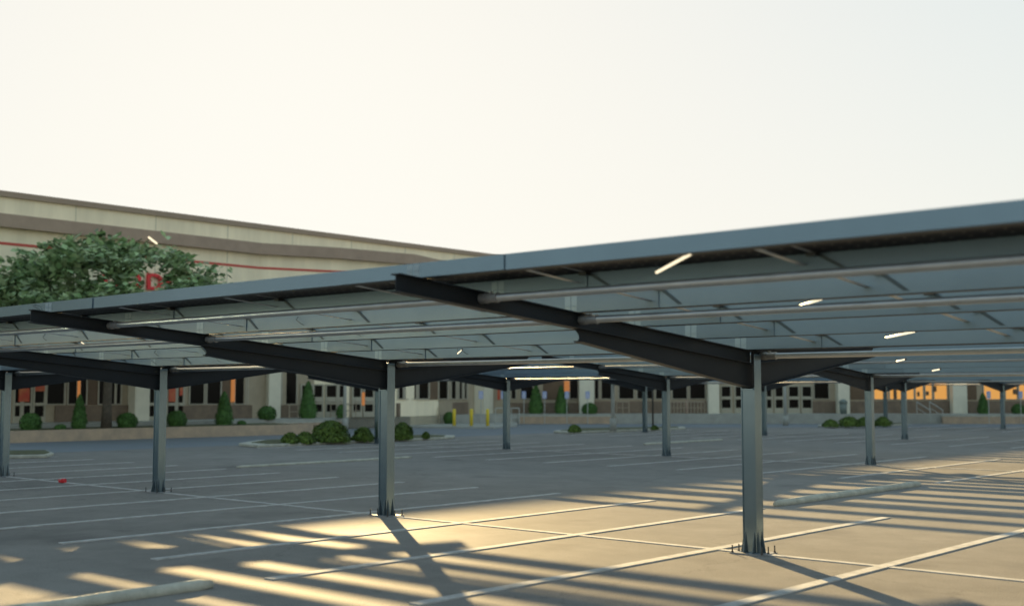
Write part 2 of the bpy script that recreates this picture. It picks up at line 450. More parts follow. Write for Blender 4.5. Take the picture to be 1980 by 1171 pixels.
def carport(u0, v, ncol, label, detail, panels):
    t = empty('solar_carport', (u0, v, 0))
    tag(t, label, 'carport', 'rows of solar carports over the car park')
    ul, ur = -1.35, (ncol-1)*S + 1.35
    frames = [k*S for k in range(ncol)]
    for c in frames:
        col = part('column', column_mesh, M['column'], t, (c,0,0))
        if detail:
            for gi in range(8): part('gusset#%d'%gi, lambda: gusset_mesh(gi), M['gusset'], col)
        else: part('base_gussets', lambda: gusset_mesh(None), M['gusset'], col)
        def bp(): return MB().box(-0.28,0.28,-0.22,0.22,0.0,0.02)
        part('base_plate', bp, M['plate'], col)
        if detail:
            for bx, by in ((-0.25,-0.19),(-0.25,0),(-0.25,0.19),(0.25,-0.19),(0.25,0),(0.25,0.19)):
                def bo():
                    mm = MB().tube([(0,0,0.02),(0,0,0.125)], 0.010, 8)
                    mm.tube([(0,0,0.02),(0,0,0.037)], 0.019, 6); return mm
                part('anchor_bolt', bo, M['bolt'], col, (bx,by,0))
        for sg in (-1, 1):
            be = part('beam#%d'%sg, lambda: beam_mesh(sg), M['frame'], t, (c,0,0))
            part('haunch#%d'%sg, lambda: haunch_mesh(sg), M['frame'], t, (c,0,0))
            if sg == -1:
                for k, d in enumerate(PD):
                    part('bracket#%d'%k, lambda: bracket_mesh(d), M['bracket'], be)
    for sg in (-1, 1):
        for k, d in enumerate(PD):
            p = part('purlin#%d_%d_%d'%(sg,k,ncol), lambda: purlin_mesh(d, sg, ul, ur), M['fascia' if k == 5 else 'purlin'], t)
            def bf():  # extra dark strip under the purlin, wider than its own flange
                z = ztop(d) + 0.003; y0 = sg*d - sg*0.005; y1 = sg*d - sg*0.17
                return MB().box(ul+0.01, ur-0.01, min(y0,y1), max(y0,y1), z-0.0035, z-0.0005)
            part('dark_strip#%d_%d_%d'%(sg,k,ncol), bf, M['frame'], p)
            for c in frames:
                part('splice_plate#%d_%d'%(sg,k), lambda: lap_mesh(d, sg), M['fascia' if k == 5 else 'lap'], p, (c,0,0))
    for y, z in PIPES:
        p = part('pipe#%.2f_%d'%(y,ncol), lambda: MB().tube([(ul+0.4,y,z),(ur-0.4,y,z)], 0.043, 14), M['pipe'], t, smooth=True)
        def cp():
            m = MB(); c = 0
            m.tube([(c+0.02,y,z),(c+0.13,y,z)], 0.06, 12)
            m.tube([(c+0.125,y,z),(c+0.275,y,z)], 0.052, 12)
            m.tube([(c+0.27,y,z),(c+0.29,y,z)], 0.058, 12)
            m.box(c+0.16, c+0.19, y-0.02, y+0.02, z+0.045, z+0.075)
            return m
        for c in frames:
            part('coupling#%.2f'%y, cp, M['plate'], p, (c,0,0))
    if panels:
        ang = math.atan(SLOPE)
        nj = int((ur-ul)/2.7208)
        a0 = 1.27 - 2.7208
        for k in (4,):
            d = PD[k]; L_ = 1.36/math.cos(ang) - 0.012
            ang = math.atan(SLOPE) if k < 4 else math.atan(SLOPE-0.03/1.36)
            for j in range(nj):
                W_ = 0.74
                def pm():
                    return MB().box(0.02, 2.6908, -W_+0.016, 0.04, 0.001, 0.03)
                def fm():
                    m = MB(); w = 0.022
                    m.box(0.003, 2.7078, -W_, -W_+0.016, 0, 0.036); m.box(0.003, 2.7078, 0.04, 0.056, 0, 0.036)
                    m.box(0.003, 0.02, -W_+0.016, 0.04, 0, 0.036); m.box(2.6908, 2.7078, -W_+0.016, 0.04, 0, 0.036)
                    return m
                o = part('solar_panel#%d'%k, pm, M['panel'], t, (a0 + j*2.7208, -d, ztop(d)+ph(d)+0.0045))
                o.rotation_euler = (-ang, 0, 0)
                f = part('panel_frame#%d'%k, fm, M['alu'], o)
        for j in range(1, nj):
            u = a0 + j*2.7208
            def bar():
                m = MB(); d, e = PD[0], PD[5]-0.07
                m.add([(x, -dd, ztop(dd)+zz) for dd in (d, e) for x in (-0.035, 0.035) for zz in (0.085, 0.092)],
                      [(0,1,3,2),(4,6,7,5),(0,4,5,1),(2,3,7,6),(0,2,6,4),(1,5,7,3)])
                return m
            part('bridging_bar', bar, M['pipe'], t, (u-0.12, 0, 0))
            for k in range(5):
                def knot():
                    d = PD[k]; z = ztop(d); PH = ph(d)
                    return MB().box(-0.05, 0.05, -d-0.10, -d-0.02, z+PH-0.028, z+PH+0.006)
                part('panel_clamp#%d'%k, knot, M['bolt'], t, (u, 0, 0))
                def shade_streak():  # added dark bar standing in for a soft shade streak on the web
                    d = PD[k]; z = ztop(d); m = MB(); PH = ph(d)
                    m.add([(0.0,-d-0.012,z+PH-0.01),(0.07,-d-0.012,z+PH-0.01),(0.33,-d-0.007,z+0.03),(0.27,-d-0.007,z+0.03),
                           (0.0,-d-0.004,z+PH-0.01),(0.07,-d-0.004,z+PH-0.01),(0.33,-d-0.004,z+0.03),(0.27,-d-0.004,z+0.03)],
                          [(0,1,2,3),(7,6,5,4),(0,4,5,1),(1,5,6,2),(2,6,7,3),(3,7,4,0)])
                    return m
                part('shade_streak#%d'%k, shade_streak, M['shade_streak'], t, (u, 0, 0))
        rr = random.Random(3)
        for j in range(1, nj):
            for k in range(6):
                if rr.random() < 0.62: continue
                if len([1 for ch in t.children if ch.name.startswith('cable')]) >= 24: continue
                d = PD[k]; z = ztop(d); hh = ph(d)
                u = a0 + j*2.7208 + 0.9 + rr.uniform(-0.15, 0.5)
                L1 = rr.uniform(0.07, 0.16)
                pts = [(u-0.02, -d+0.03, z+hh-0.01), (u, -d-0.05, z+0.13), (u+L1*0.5, -d-0.07, z+0.115), (u+L1, -d-0.05, z+0.075), (u+L1+0.05, -d-0.03, z+0.05)]
                MB().tube(pts, 0.0045, 6).build('cable', M['cable'], t, smooth=True)
    return t

carport(U0, ROWV[0], NCOL, 'nearest dark steel solar carport with panels on its front wing, running across the whole foreground', True, True)
carport(U0, ROWV[1], NCOL, 'second solar carport row, directly behind the big foreground one', False, False)
carport(U0, ROWV[2], 6, 'third solar carport row from the front, between the second row and the farthest one', False, False)
carport(U0+5.68, ROWV[3]-0.2, 5, 'farthest solar carport row, short looking, in front of the orange lit shop windows', False, False)

# bright slivers of unknown kind, added as glowing sticks
def glow_stick(A, B, label, r=0.014):
    A, B = Vector(A), Vector(B); mid = (A+B)/2
    t = empty('glow_stick', mid)
    tag(t, label, 'tube light', 'glowing sticks under the carport')
    d = (B-A).normalized()
    MB().tube([A-mid, B-mid], r, 10).build('glow_rod', M['tube'], t, smooth=True)
    m = MB()
    for e in (A, B):
        s = 1 if e is B else -1
        m.tube([e-mid, e-mid+d*s*0.03], r*1.05, 10)
        zt = 0.10
        m.tube([e-mid+d*s*0.015, e-mid+d*s*0.015+Vector((0,0,zt))], 0.003, 6)
    m.build('end_cap', M['bolt'], t)
TL = [((-6.61,9.55,3.58),(-5.75,8.86,3.64),'biggest glowing stick, under the front fascia right of the middle'),
      ((-6.41,12.07,3.38),(-5.91,11.65,3.41),'glowing stick just above the second pipe on the right'),
      ((-6.65,14.9,3.13),(-6.05,14.41,3.17),'glowing stick between the last purlins right of the nearest column'),
      ((-14.76,15.09,3.10),(-14.2,14.62,3.14),'thin glowing stick hanging just right of the middle column top'),
      ((-21.75,11.63,3.40),(-22.39,12.1,3.35),'small glowing stick above the pipe at the far left of the carport')]
for A, B, l in TL: glow_stick(A, B, l, 0.014 if A[0] > -10 else 0.010)
for a, b, l in (((1735,698.5),(1752,694.5),'small glowing stick beyond the nearest column, upper one of the two far lamps'),
                ((1804,716.5),(1819,713.5),'smallest glowing stick, lowest and farthest right under the carports')):
    F = 33.0 if a[0] < 1780 else 36.0
    A = at(a[0], F)+(zof(a[1],F),); B = at(b[0], F-0.3)+(zof(b[1],F-0.3),)
    glow_stick(A, B, l, 0.022)

# ------------------------------------------------------------------ raised concrete bars in the aisles
def bar(u, v0, v1, label, r=0.085):
    m = MB(); n = 40; pts = []; rs = []
    for i in range(n+1):
        y = v0 + (v1-v0)*i/n
        e = min(1.0, min(i, n-i)/1.5 + 0.55)
        k = noise.noise(Vector((u, y*1.7, 3.0)))
        pts.append((u + 0.012*k, y, r*0.55 + 0.008*k)); rs.append(r*e*(1+0.10*k))
    m.tube(pts, rs, 12)
    o = m.build('kerb_bar', M['kerb'], None, smooth=True)
    tag(o, label, 'kerb', 'long concrete kerb bars on the lot')
bar(-12.6, 22.5, 30.0, 'long pale concrete kerb bar lying right of the nearest column', 0.09)
bar(-12.6, 1.0, 8.55, 'rounded concrete kerb bar cut by the bottom edge at lower left', 0.08)
bar(-31.9, 22.5, 30.2, 'pale kerb bar crossing left of the middle column, before the shrub island', 0.05)
bar(-31.9, 44.9, 51.8, 'far thin kerb bar between the second and third carport rows', 0.06)

# ------------------------------------------------------------------ building
UB = -63.8
HB = 13.5
def line_hit(x, pts):                       # where the sight line of photo column x meets the plan polyline
    k = (x-990.0)/2282.0
    dx, dy = XF(k, 1.0)
    best = None
    for (ax, ay), (bx, by) in zip(pts, pts[1:]):
        ex, ey = bx-ax, by-ay
        det = dx*(-ey) - dy*(-ex)
        if abs(det) < 1e-9: continue
        t = (ax*(-ey) - ay*(-ex))/det; s = (dx*ay - dy*ax)/det
        if t > 0 and -1e-6 <= s <= 1+1e-6 and (best is None or t < best[0]): best = (t, (ax+ex*s, ay+ey*s), (ex, ey))
    return best
FR = 96.0
Q3 = at(935, FR-1.0); Q5 = at(3300, FR)
PLAN = [(UB, -20.0), (UB, 46.5), (-61.9, 51.5), (-60.9, 57.5), Q3, Q5]
bld = empty('store_building', (UB, 40, 0))
tag(bld, 'long tan department store with brown cornice bands and dark shop windows', 'store')
BO = Vector((UB, 40, 0))
def bpart(mb, name, m, parent=None, **kw):
    mb.v = [tuple(Vector(p)-BO) for p in mb.v]
    return mb.build(name, m, parent or bld, **kw)
lower = MB().prism(PLAN[:5] + [(-63.0,130.0), (-115.0,130.0), (-115.0,-20.0)], 0, 11.47)
bpart(lower, 'wall', M['tan'])
upper = MB().prism([(UB,-20.0),(UB,130.0),(-115.0,130.0),(-115.0,-20.0)], 12.2, 13.18)
bpart(upper, 'upper_wall', M['tan'])
coping = MB().prism([(UB+0.18,-20.2),(UB+0.18,130.2),(-115.2,130.2),(-115.2,-20.2)], 13.18, HB)
bpart(coping, 'coping', M['coping'])
band = MB().prism([(UB+0.45,-20.3),(UB+0.45,46.4),(-61.45,51.4),(-60.45,57.5),(Q3[0]+0.6,Q3[1]),(-62.4,130.3),(-115.3,130.3),(-115.3,-20.3)], 11.47, 12.2)
bpart(band, 'cornice_band', M['brown'])
stripe = MB()
pp = [(UB+0.03,-20.0),(UB+0.03,46.5),(-61.87,51.5),(-60.87,57.5),(Q3[0]+0.03,Q3[1])]
for (ax,ay),(bx,by) in zip(pp, pp[1:]):
    stripe.add([(ax-0.04,ay,10.53),(bx-0.04,by,10.53),(bx-0.04,by,10.68),(ax-0.04,ay,10.68),(ax,ay,10.53),(bx,by,10.53),(bx,by,10.68),(ax,ay,10.68)],
               [(0,1,2,3),(7,6,5,4),(0,4,5,1),(3,2,6,7)])
bpart(stripe, 'red_stripe', M['redline'])
nrm = Vector((-(Q5[1]-Q3[1]), Q5[0]-Q3[0], 0)).normalized()     # away from the camera
back = 22.0
wing = MB().prism([Q3, Q5, (Q5[0]+nrm.x*back, Q5[1]+nrm.y*back), (Q3[0]+nrm.x*back, Q3[1]+nrm.y*back)], 0, 6.6)
bpart(wing, 'wing_wall', M['tan'])
# vertical joints on the upper walls
jt = MB()
for i in range(20):
    y = -8 + i*5.2
    if y < 46: jt.box(UB+0.0, UB+0.012, y-0.03, y+0.03, 4.9, 11.46)
    jt.box(UB+0.0, UB+0.012, y-0.03, y+0.03, 12.21, 13.17)
bpart(jt, 'wall_joint', M['joint'])

def on_face(x0, x1, z0, z1, t0, t1):
    """box on the storefront between photo columns x0..x1; t0,t1 = how far it stands proud of the wall"""
    h0 = line_hit(x0, PLAN); h1 = line_hit(x1, PLAN)
    a = Vector(h0[1]+(0,)); b = Vector(h1[1]+(0,))
    d = (b-a).normalized(); n = Vector((d.y, -d.x, 0))
    if n.dot(Vector((0,0,0))-a) < 0: n = -n
    v = []
    for t in (t0, t1):
        for p in (a, b):
            q = p + n*t
            v += [(q.x,q.y,z0), (q.x,q.y,z1)]
    return MB().add(v, [(0,1,3,2),(4,6,7,5),(0,4,5,1),(2,3,7,6),(0,2,6,4),(1,5,7,3)])
PZ = 0.75
def facF(x):
    h = line_hit(x, PLAN); return h[0]
def zy(x, y): return zof(y, facF(x))
def join(*mbs):
    m = MB()
    for k in mbs: m.add(k.v, k.f)
    return m

sf = MB()  # sheet over the wall carrying the porch shade in its colour
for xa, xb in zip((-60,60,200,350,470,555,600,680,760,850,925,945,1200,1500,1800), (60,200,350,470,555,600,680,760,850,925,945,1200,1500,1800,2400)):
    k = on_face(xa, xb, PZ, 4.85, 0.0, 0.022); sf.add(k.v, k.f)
bpart(sf, 'storefront_shade_sheet', M['front'])
# knee wall, pillars
def knee(x0, x1):
    bpart(on_face(x0, x1, PZ, zy((x0+x1)/2, 783 if x0 < 700 else 775 if x0 > 1000 else 778), 0.0, 0.16), 'knee_wall', M['knee'])
for a, b in ((106,246),(352,498),(537,574),(766,902),(985,1118),(1148,1366),(1570,1614),(1637,1834),(1863,2200)): knee(a, b)
for a, b in ((247,275),(513,536),(917,935),(1119,1147),(1366,1387),(1615,1637),(1835,1862),(2080,2110)):
    bpart(on_face(a, b, PZ, 4.9, 0.02, 0.85), 'pillar', M['pillar'])

def window(x0, x1, y0, y1, m=None, fr=True, name='window'):
    z1, z0 = zy((x0+x1)/2, y0), zy((x0+x1)/2, y1)
    F = facF((x0+x1)/2); e = 0.05*2275/F*1.3
    pieces = [on_face(x0-e, x0, z0-0.05, z1+0.05, 0.0, 0.11), on_face(x1, x1+e, z0-0.05, z1+0.05, 0.0, 0.11),
              on_face(x0, x1, z1, z1+0.05, 0.0, 0.11), on_face(x0, x1, z0-0.05, z0, 0.0, 0.11)]
    o = bpart(join(*pieces), name, M['framecream'])
    p = bpart(on_face(x0, x1, z0, z1, 0.0, 0.03), 'pane', m or M['glass'], o)
    return o
T = 716
for a, b in ((90,123),(131,147),(154,165),(190,206),(214,220),(224,232),(366,393),(399,425),(453,473),(479,497),(538,542),(546,572)):
    window(a, b, T, 780)
for a, b in ((770,778),(782,803),(808,827),(847,864),(871,880),(886,892),(896,901),(989,997),(1007,1030),(1102,1117),(1150,1157),(1163,1182),(1197,1225),(1232,1262),(1268,1295),(1300,1328),(1334,1363),(1574,1602)):
    window(a, b, 722, 770)
# doors: upper and lower panes
def door(x0, x1, ytop, ymid0, ymid1, ybot, lab=None):
    F = facF((x0+x1)/2); e = 0.1*2275/F
    zt, zb = zy((x0+x1)/2, ytop), zy((x0+x1)/2, ybot)
    zm1, zm0 = zy((x0+x1)/2, ymid0), zy((x0+x1)/2, ymid1)
    fr = join(on_face(x0-e, x0, PZ, zt+0.1, 0.0, 0.12), on_face(x1, x1+e, PZ, zt+0.1, 0.0, 0.12), on_face(x0, x1, zt, zt+0.1, 0.0, 0.12),
              on_face(x0, x1, zm0, zm1, 0.0, 0.12), on_face(x0, x1, PZ, zb, 0.0, 0.12))
    o = bpart(fr, 'door', M['doorframe'])
    bpart(on_face(x0, x1, zm1, zt, 0.0, 0.04), 'pane', M['glass'], o)
    bpart(on_face(x0, x1, zb, zm0, 0.0, 0.04), 'pane', M['glass'], o)
    zc = (zm0+zm1)/2
    bpart(on_face(x0+1.2, x1-1.2, zc-0.06, zc+0.06, 0.12, 0.2), 'push_bar', M['framecream'], o)
for a, b in ((28,38),(45,58),(66,84),(283,297),(323,337),(343,352)): door(a, b, 735, 778, 784, 804)
for a, b in ((583,602),(607,622),(631,649),(655,664),(682,696),(704,720),(726,742)): door(a, b, 745, 767, 781, 795)
for a, b in ((938,950),): door(a, b, 745, 770, 779, 790)
for a, b in ((1395,1412),(1422,1438),(1445,1460),(1468,1478),(1482,1491),(1499,1513),(1525,1543),(1551,1568)): door(a, b, 747, 766, 772, 788)
# glowing orange panes and strips on the wall face, posters, infill
for a, b, y0, y1, mm in ((147.6,153,728,775,'litstrip'),(446,452,728,776,'litstrip'),(698,703.5,758,783,'litstrip'),(1091,1101,736,757,'litstrip')):
    bpart(on_face(a, b, zy(a,y1), zy(a,y0), 0.0, 0.13), 'lit_strip', M[mm])
for a, b in ((1690,1716),(1720,1745),(1750,1766),(1770,1784),(1789,1801),(1806,1830),(1902,1936),(1944,1965),(1970,1990),(1995,2015)):
    window(a, b, 740, 771, M['litwin'])
for a, b, y0, y1 in ((1773,1777,757,766),(1790,1795,756,764),(1804,1810,746,757),(1727,1733,752,771),(1958,1967,752,762),(1962,1967,775,786)):
    bpart(on_face(a, b, zy(a,y1), zy(a,y0), 0.0, 0.14), 'poster', M['brownpanel'])
for a, b, y0, y1 in ((35,55,750,776),(66,84,745,756),(324,337,750,776),(345,351,745,764),(962,967,752,772)):
    bpart(on_face(a, b, zy(a,y1), zy(a,y0), 0.02, 0.15), 'poster', M['poster'])
for a, b in ((165,189),(427,445),(828,845),(1050,1090),(1637,1688),(1863,1888)):
    bpart(on_face(a, b, zy(a,782 if a<700 else 772), zy(a,700), 0.0, 0.06), 'infill_panel', M['brownpanel'])

# ------------------------------------------------------------------ sign letters, unidentified bright slivers built as glowing sticks
def sign():
    t = empty('store_sign', (UB+0.05, 40, 8.6))
    tag(t, 'raised red sign letters on the tan wall, mostly hidden by the tree crown', 'sign')
    def pt(x): h = line_hit(x, PLAN); return h[1][1]-40
    def stroke(m, x0, x1, z0, z1): m.box(0, 0.16, pt(x0), pt(x1), z0-8.6, z1-8.6)
    # the one readable letter: D
    cu = bpy.data.curves.new('letter', 'FONT'); cu.body = 'D'; cu.size = 1.38; cu.extrude = 0.08; cu.offset = 0.03
    o = bpy.data.objects.new('letter', cu); COL.objects.link(o)
    dg = bpy.context.evaluated_depsgraph_get()
    me = bpy.data.meshes.new_from_object(o.evaluated_get(dg))
    bpy.data.objects.remove(o)
    lo = bpy.data.objects.new('letter', me); COL.objects.link(lo)
    me.materials.clear(); me.materials.append(M['redsign'])
    lo.parent = t; lo.location = (0.1, pt(274), 0.05); lo.rotation_euler = (math.pi/2, 0, math.pi/2)
    lo.scale = (1.15, 1, 1)
    for xs in ((192,222),(232,264),(316,348),(358,388)):
        m = MB()
        stroke(m, xs[0], xs[0]+7, 8.55, 9.6)
        stroke(m, xs[0]+7, xs[1], 9.38, 9.6) if xs[0] in (192,316) else stroke(m, xs[1]-7, xs[1], 8.55, 9.6)
        if xs[0] == 192: stroke(m, xs[0]+7, xs[1], 8.55, 8.76)
        m.build('letter', M['redsign'], t)
sign()
for a, b, l in (((280,457),(297,470),'glowing stick under the cornice, right of the tree top'),((181,461),(190,468),'glowing stick half hidden in the tree top leaves')):
    F = facF((a[0]+b[0])/2)*0.985
    A = Vector(at(a[0],F)+(zof(a[1],F),)); B = Vector(at(b[0],F)+(zof(b[1],F),)); mid = (A+B)/2
    t = empty('wall_stick', mid); tag(t, l, 'wall light', 'glowing sticks below the cornice')
    MB().tube([A-mid, B-mid], 0.06, 10).build('wall_rod', M['tube'], t)
    MB().tube([Vector((0,0,0.1)), Vector((-1.1,0,0.25))], 0.03, 8).build('arm', M['darkpole'], t)

# ------------------------------------------------------------------ sidewalks, planters, islands
def gp(x, y, z=0.0):
    F = FPX*(EYE-z)/(y-HOR); return at(x, F)
def slab(name, pts, z0, z1, m):
    return tag(MB().prism(pts, z0, z1).build(name, m), kind='structure')
FS = FPX*(EYE-0)/(818-HOR)
sw = [(-60.0,-20.0),(-60.0,49.0)] + [at(700,82.5), at(790,84.5), at(830,88.0), at(1000,FS), at(1380,FS), at(3300,FS)] + [Q5, Q3, (-60.9,57.5), (-61.9,51.5), (UB,46.5), (UB,-20.0)]
slab('sidewalk', sw, 0.0, PZ, M['concrete'])
slab('ramp_slab', [gp(765,826), gp(955,828), gp(1000,824), at(1000,FS-0.02), at(832,87.7), at(800,85.5)], 0.0, 0.12, M['concrete'])
# planter walls (things)
def wall_thing(pts, z0, z1, th, label, m='stonewall', cap=True):
    t = empty('retaining_wall', (pts[0][0], pts[0][1], 0)); tag(t, label, 'wall', 'low retaining walls along the storefront')
    o = Vector((pts[0][0], pts[0][1], 0))
    w = MB(); c = MB()
    for a, b in zip(pts, pts[1:]):
        a, b = Vector(a+(0,)), Vector(b+(0,)); d = (b-a).normalized(); n = Vector((d.y,-d.x,0))
        if n.dot(-a) < 0: n = -n
        q = [a-o, b-o, b-o-n*th, a-o-n*th]
        w.prism([(p.x,p.y) for p in q], z0, z1)
        q = [a-o+n*0.03-d*0.02, b-o+n*0.03+d*0.02, b-o-n*(th+0.03)+d*0.02, a-o-n*(th+0.03)-d*0.02]
        c.prism([(p.x,p.y) for p in q], z1, z1+0.07)
    w.build('wall_face', M[m], t)
    if cap: c.build('wall_cap', M['kerb'], t)
P1 = [(-55.6,8.0),(-55.6,32.0),(-54.6,43.8)]
wall_thing(P1, 0, 0.58, 0.3, 'long tan stone planter wall below the big tree at left', cap=False)
wall_thing([(-54.62,44.05),(-59.7,44.6)], 0, 0.55, 0.3, 'short return end of the tan planter wall facing the shrub island', cap=False)
slab('planter_bed', [(-55.9,8.0),(-55.9,32.0),(-54.95,43.7),(-59.98,44.3),(-59.98,8.0)], 0.0, 0.55, M['soil'])
wall_thing([(-59.75,45.0),(-59.75,49.0), at(690,82.2)], 0, 0.50, 0.2, 'low stone wall behind the leafy shrub island', cap=True)
wall_thing([at(1005,FS-0.35), at(1190,FS-0.35)], 0, 0.55, 0.3, 'brown stone wall with pale cap under the row of blue signs')
wall_thing([at(1822,FS-0.35), at(2300,FS-0.35)], 0, 0.55, 0.3, 'brown stone wall with pale cap at the right edge beyond the stairs')
# ramp wedge at right of the door steps
def island(x0, x1, yb, depth, name='traffic_island'):
    a = Vector(gp(x0, yb)+(0,)); b = Vector(gp(x1, yb-0.0)+(0,))
    return a, b
def isl(pts, label=None):
    m = MB().prism(pts, 0, 0.14); o = m.build('traffic_island', M['kerb'], bevel=0.04); tag(o, kind='structure')
    c = Vector((sum(p[0] for p in pts)/len(pts), sum(p[1] for p in pts)/len(pts)))
    inn = [tuple(c + (Vector(p)-c)*0.9) for p in pts]
    tag(MB().prism(inn, 0.10, 0.16).build('island_soil', M['soil']), kind='structure')
isl([gp(463,861), gp(500,864.5), gp(875,848), gp(880,845), gp(840,843.5), gp(500,855)])
isl([gp(1070,836), gp(1100,837.5), gp(1325,829.5), gp(1322,827.5), gp(1110,831)])
isl([gp(1580,824.5), gp(1610,826), gp(1750,822), gp(1755,820), gp(1620,820.5)])
isl([gp(-60,887), gp(95,884), gp(107,880), gp(95,875.5), gp(-60,877)])

# ------------------------------------------------------------------ vegetation
def leaf(m, c, n, size, rnd, asp=1.0):
    n = Vector(n).normalized()
    ref = Vector((rnd.uniform(-1,1), rnd.uniform(-1,1), rnd.uniform(-1,1)))
    a = n.cross(ref)
    if a.length < 1e-3: return
    a.normalize(); b = n.cross(a)
    s = size*rnd.uniform(0.6, 1.25)
    w = s*0.5*asp
    c = Vector(c)
    m.add([c-a*s*0.5, c-b*w*0.5+n*s*0.06, c+a*s*0.5, c+b*w*0.5+n*s*0.06], [(0,1,2,3)])
def shrub(x, F, z0, w, h, kind, name, label, group, m='topiary', seed=0, leafs=900, ls=0.11):
    rnd = random.Random(seed*77+int(x))
    px, py = at(x, F)
    t = empty(name, (px, py, z0)); tag(t, label, 'shrub', group)
    mb = MB(); r = w/2
    def prof(tt):                       # radius at relative height
        if kind == 'cone': return r*min(1.0, (1-tt)**0.62*1.12+0.02) * (0.82+0.18*min(1, tt*6))
        return r*math.sqrt(max(0.0, 1-((tt-0.42)/0.6)**2)) if kind == 'ball' else r*math.sqrt(max(0.0, 1-tt**2))*(0.9+0.1*min(1,tt*5))
    # core
    core = []; ns, nr = 14, 9
    for i in range(nr+1):
        tt = i/nr
        for k in range(ns):
            a = 2*math.pi*k/ns
            q = prof(tt)*0.86*(1+0.12*noise.noise(Vector((math.cos(a)*1.6+x, math.sin(a)*1.6, tt*3))))
            core.append((q*math.cos(a), q*math.sin(a), tt*h*0.95))
    fs = [(i*ns+k, i*ns+(k+1)%ns, (i+1)*ns+(k+1)%ns, (i+1)*ns+k) for i in range(nr) for k in range(ns)]
    mb.add(core, fs)
    for _ in range(leafs):
        tt = rnd.random()**0.9; a = rnd.uniform(0, 2*math.pi)
        lump = 1+ (0.10 if kind != 'loose' else 0.22)*noise.noise(Vector((math.cos(a)*1.8+x, math.sin(a)*1.8, tt*2.6)))
        q = prof(tt)*lump*rnd.uniform(0.84, 1.06)
        n = Vector((math.cos(a), math.sin(a), 0.35+rnd.uniform(-0.7,0.9)))
        n += Vector((rnd.uniform(-.7,.7), rnd.uniform(-.7,.7), rnd.uniform(-.5,.5)))
        leaf(mb, (q*math.cos(a), q*math.sin(a), tt*h), n, ls, rnd, 1.1)
    mb.build('foliage', M[m], t)
    MB().tube([(0,0,-0.05),(0,0,h*0.3)], 0.04, 6).build('stem', M['bark'], t)
    return t
PXM = lambda F: 2275.0/F
def shr(x, ytop, ybot, wpx, F, kind, name, label, group, z0, **kw):
    h = (ybot-ytop)/PXM(F); w = wpx/PXM(F)
    shrub(x, F, z0, w, h, kind, name, label, group, **kw)
G1 = 'clipped shrubs along the storefront'
def F_at_u(x, u):            # distance where column x meets the line u = const
    k = (x-990)/2282.0; return u/(cy_*k - sy_)
spec = [(61,790,823,40,-57.5,'ball','round_shrub','clipped round shrub at the far left, beside the white shop door'),
        (155,757,823,30,-57.5,'cone','cone_shrub','clipped cone shrub just left of the tree trunk'),
        (119,812,822,22,-57.0,'ball','small_shrub','tiny low plant between the far left round shrub and the first cone'),
        (247,792,821,38,-57.5,'ball','round_shrub','clipped round shrub at the foot of the first white pillar'),
        (343,789,819,38,-58.0,'ball','round_shrub','clipped round shrub right of the second column from the left'),
        (434,752,816,36,-58.5,'cone','cone_shrub','clipped cone shrub left of the second white pillar'),
        (468,806,814,16,-58.0,'ball','small_shrub','tiny plant beside the cone left of the second white pillar'),
        (517,788,814,36,-60.3,'ball','round_shrub','clipped round shrub at the foot of the second white pillar'),
        (596,740,812,36,-60.6,'cone','cone_shrub','tallest clipped cone shrub in front of the shop doors'),
        (660,786,811,20,-60.7,'ball','round_shrub','dark clipped shrub right behind the pale lamp post')]
for i, (x, yt, yb, w, u, k, nm, l) in enumerate(spec):
    F = F_at_u(x, u); zb = 0.52 if u > -59.9 else PZ-0.02
    shr(x, yt, yb, w, F, k, nm, l, G1, zb, seed=i+1, leafs=1100 if k != 'ball' or w > 25 else 300, ls=0.13)
for i, (x, yt, yb, w, F, k, nm, l) in enumerate([
        (869,784,806,22,87.5,'ball','round_shrub','round shrub left of the yellow bollards'),
        (1036,743,800,30,93.6,'cone','cone_shrub','left one of the two clipped cones behind the blue signs'),
        (1085,746,800,26,93.6,'cone','cone_shrub','right one of the two clipped cones behind the blue signs'),
        (1140,780,801,30,93.4,'ball','round_shrub','round shrub at the foot of the pillar behind the rightmost of the four signs'),
        (1900,760,800,22,93.6,'cone','cone_shrub','narrow clipped cone at the right, beside the orange lit windows'),
        (1968,781,800,24,93.5,'ball','round_shrub','round shrub at the right edge under the orange lit windows')]):
    shr(x, yt, yb, w, F, k, nm, l, G1, PZ-0.02 if x > 900 else 0.12, seed=i+31, leafs=1000, ls=0.15)
G2 = 'shrubs on the kerbed traffic islands'
for i, (x, yt, yb, w, yg, l) in enumerate([
        (562,834,854,36,855,'low yellow green shrub at the left end of the shrub island'),
        (591,832,853,42,854,'low dark shrub left of the big leafy one on the island'),
        (640,809,851,80,852,'biggest leafy shrub, left of the middle column'),
        (703,823,849,46,850,'medium shrub between the big one and the middle column'),
        (779,813,846,44,847,'tall shrub just right of the middle column'),
        (824,833,845,16,845,'tiny dry shrub alone at the right end of the shrub island'),
        (1110,819,834,28,834,'small yellow green shrub on the middle island, behind the second carport row'),
        (1265,820,828,16,829,'little tuft beside the dark slim post'),
        (1605,810,823,34,823,'leftmost bush of the low hedge on the right island'),
        (1640,803,822,42,822.5,'second bush of the low hedge on the right island'),
        (1672,804,822,40,822.5,'third bush of the low hedge on the right island, near a carport column'),
        (1706,803,821,34,822,'rightmost bush of the low hedge on the right island')]):
    F = FPX*(EYE-0.14)/(yg-HOR)
    yt, w = yb-(yb-yt)*0.93, w*0.92
    shr(x, yt, yb, w, F, 'loose', 'island_shrub', l, G2, 0.12, m='shrub', seed=i+61, leafs=1700 if w > 60 else 700, ls=0.2 if w > 30 else 0.13)

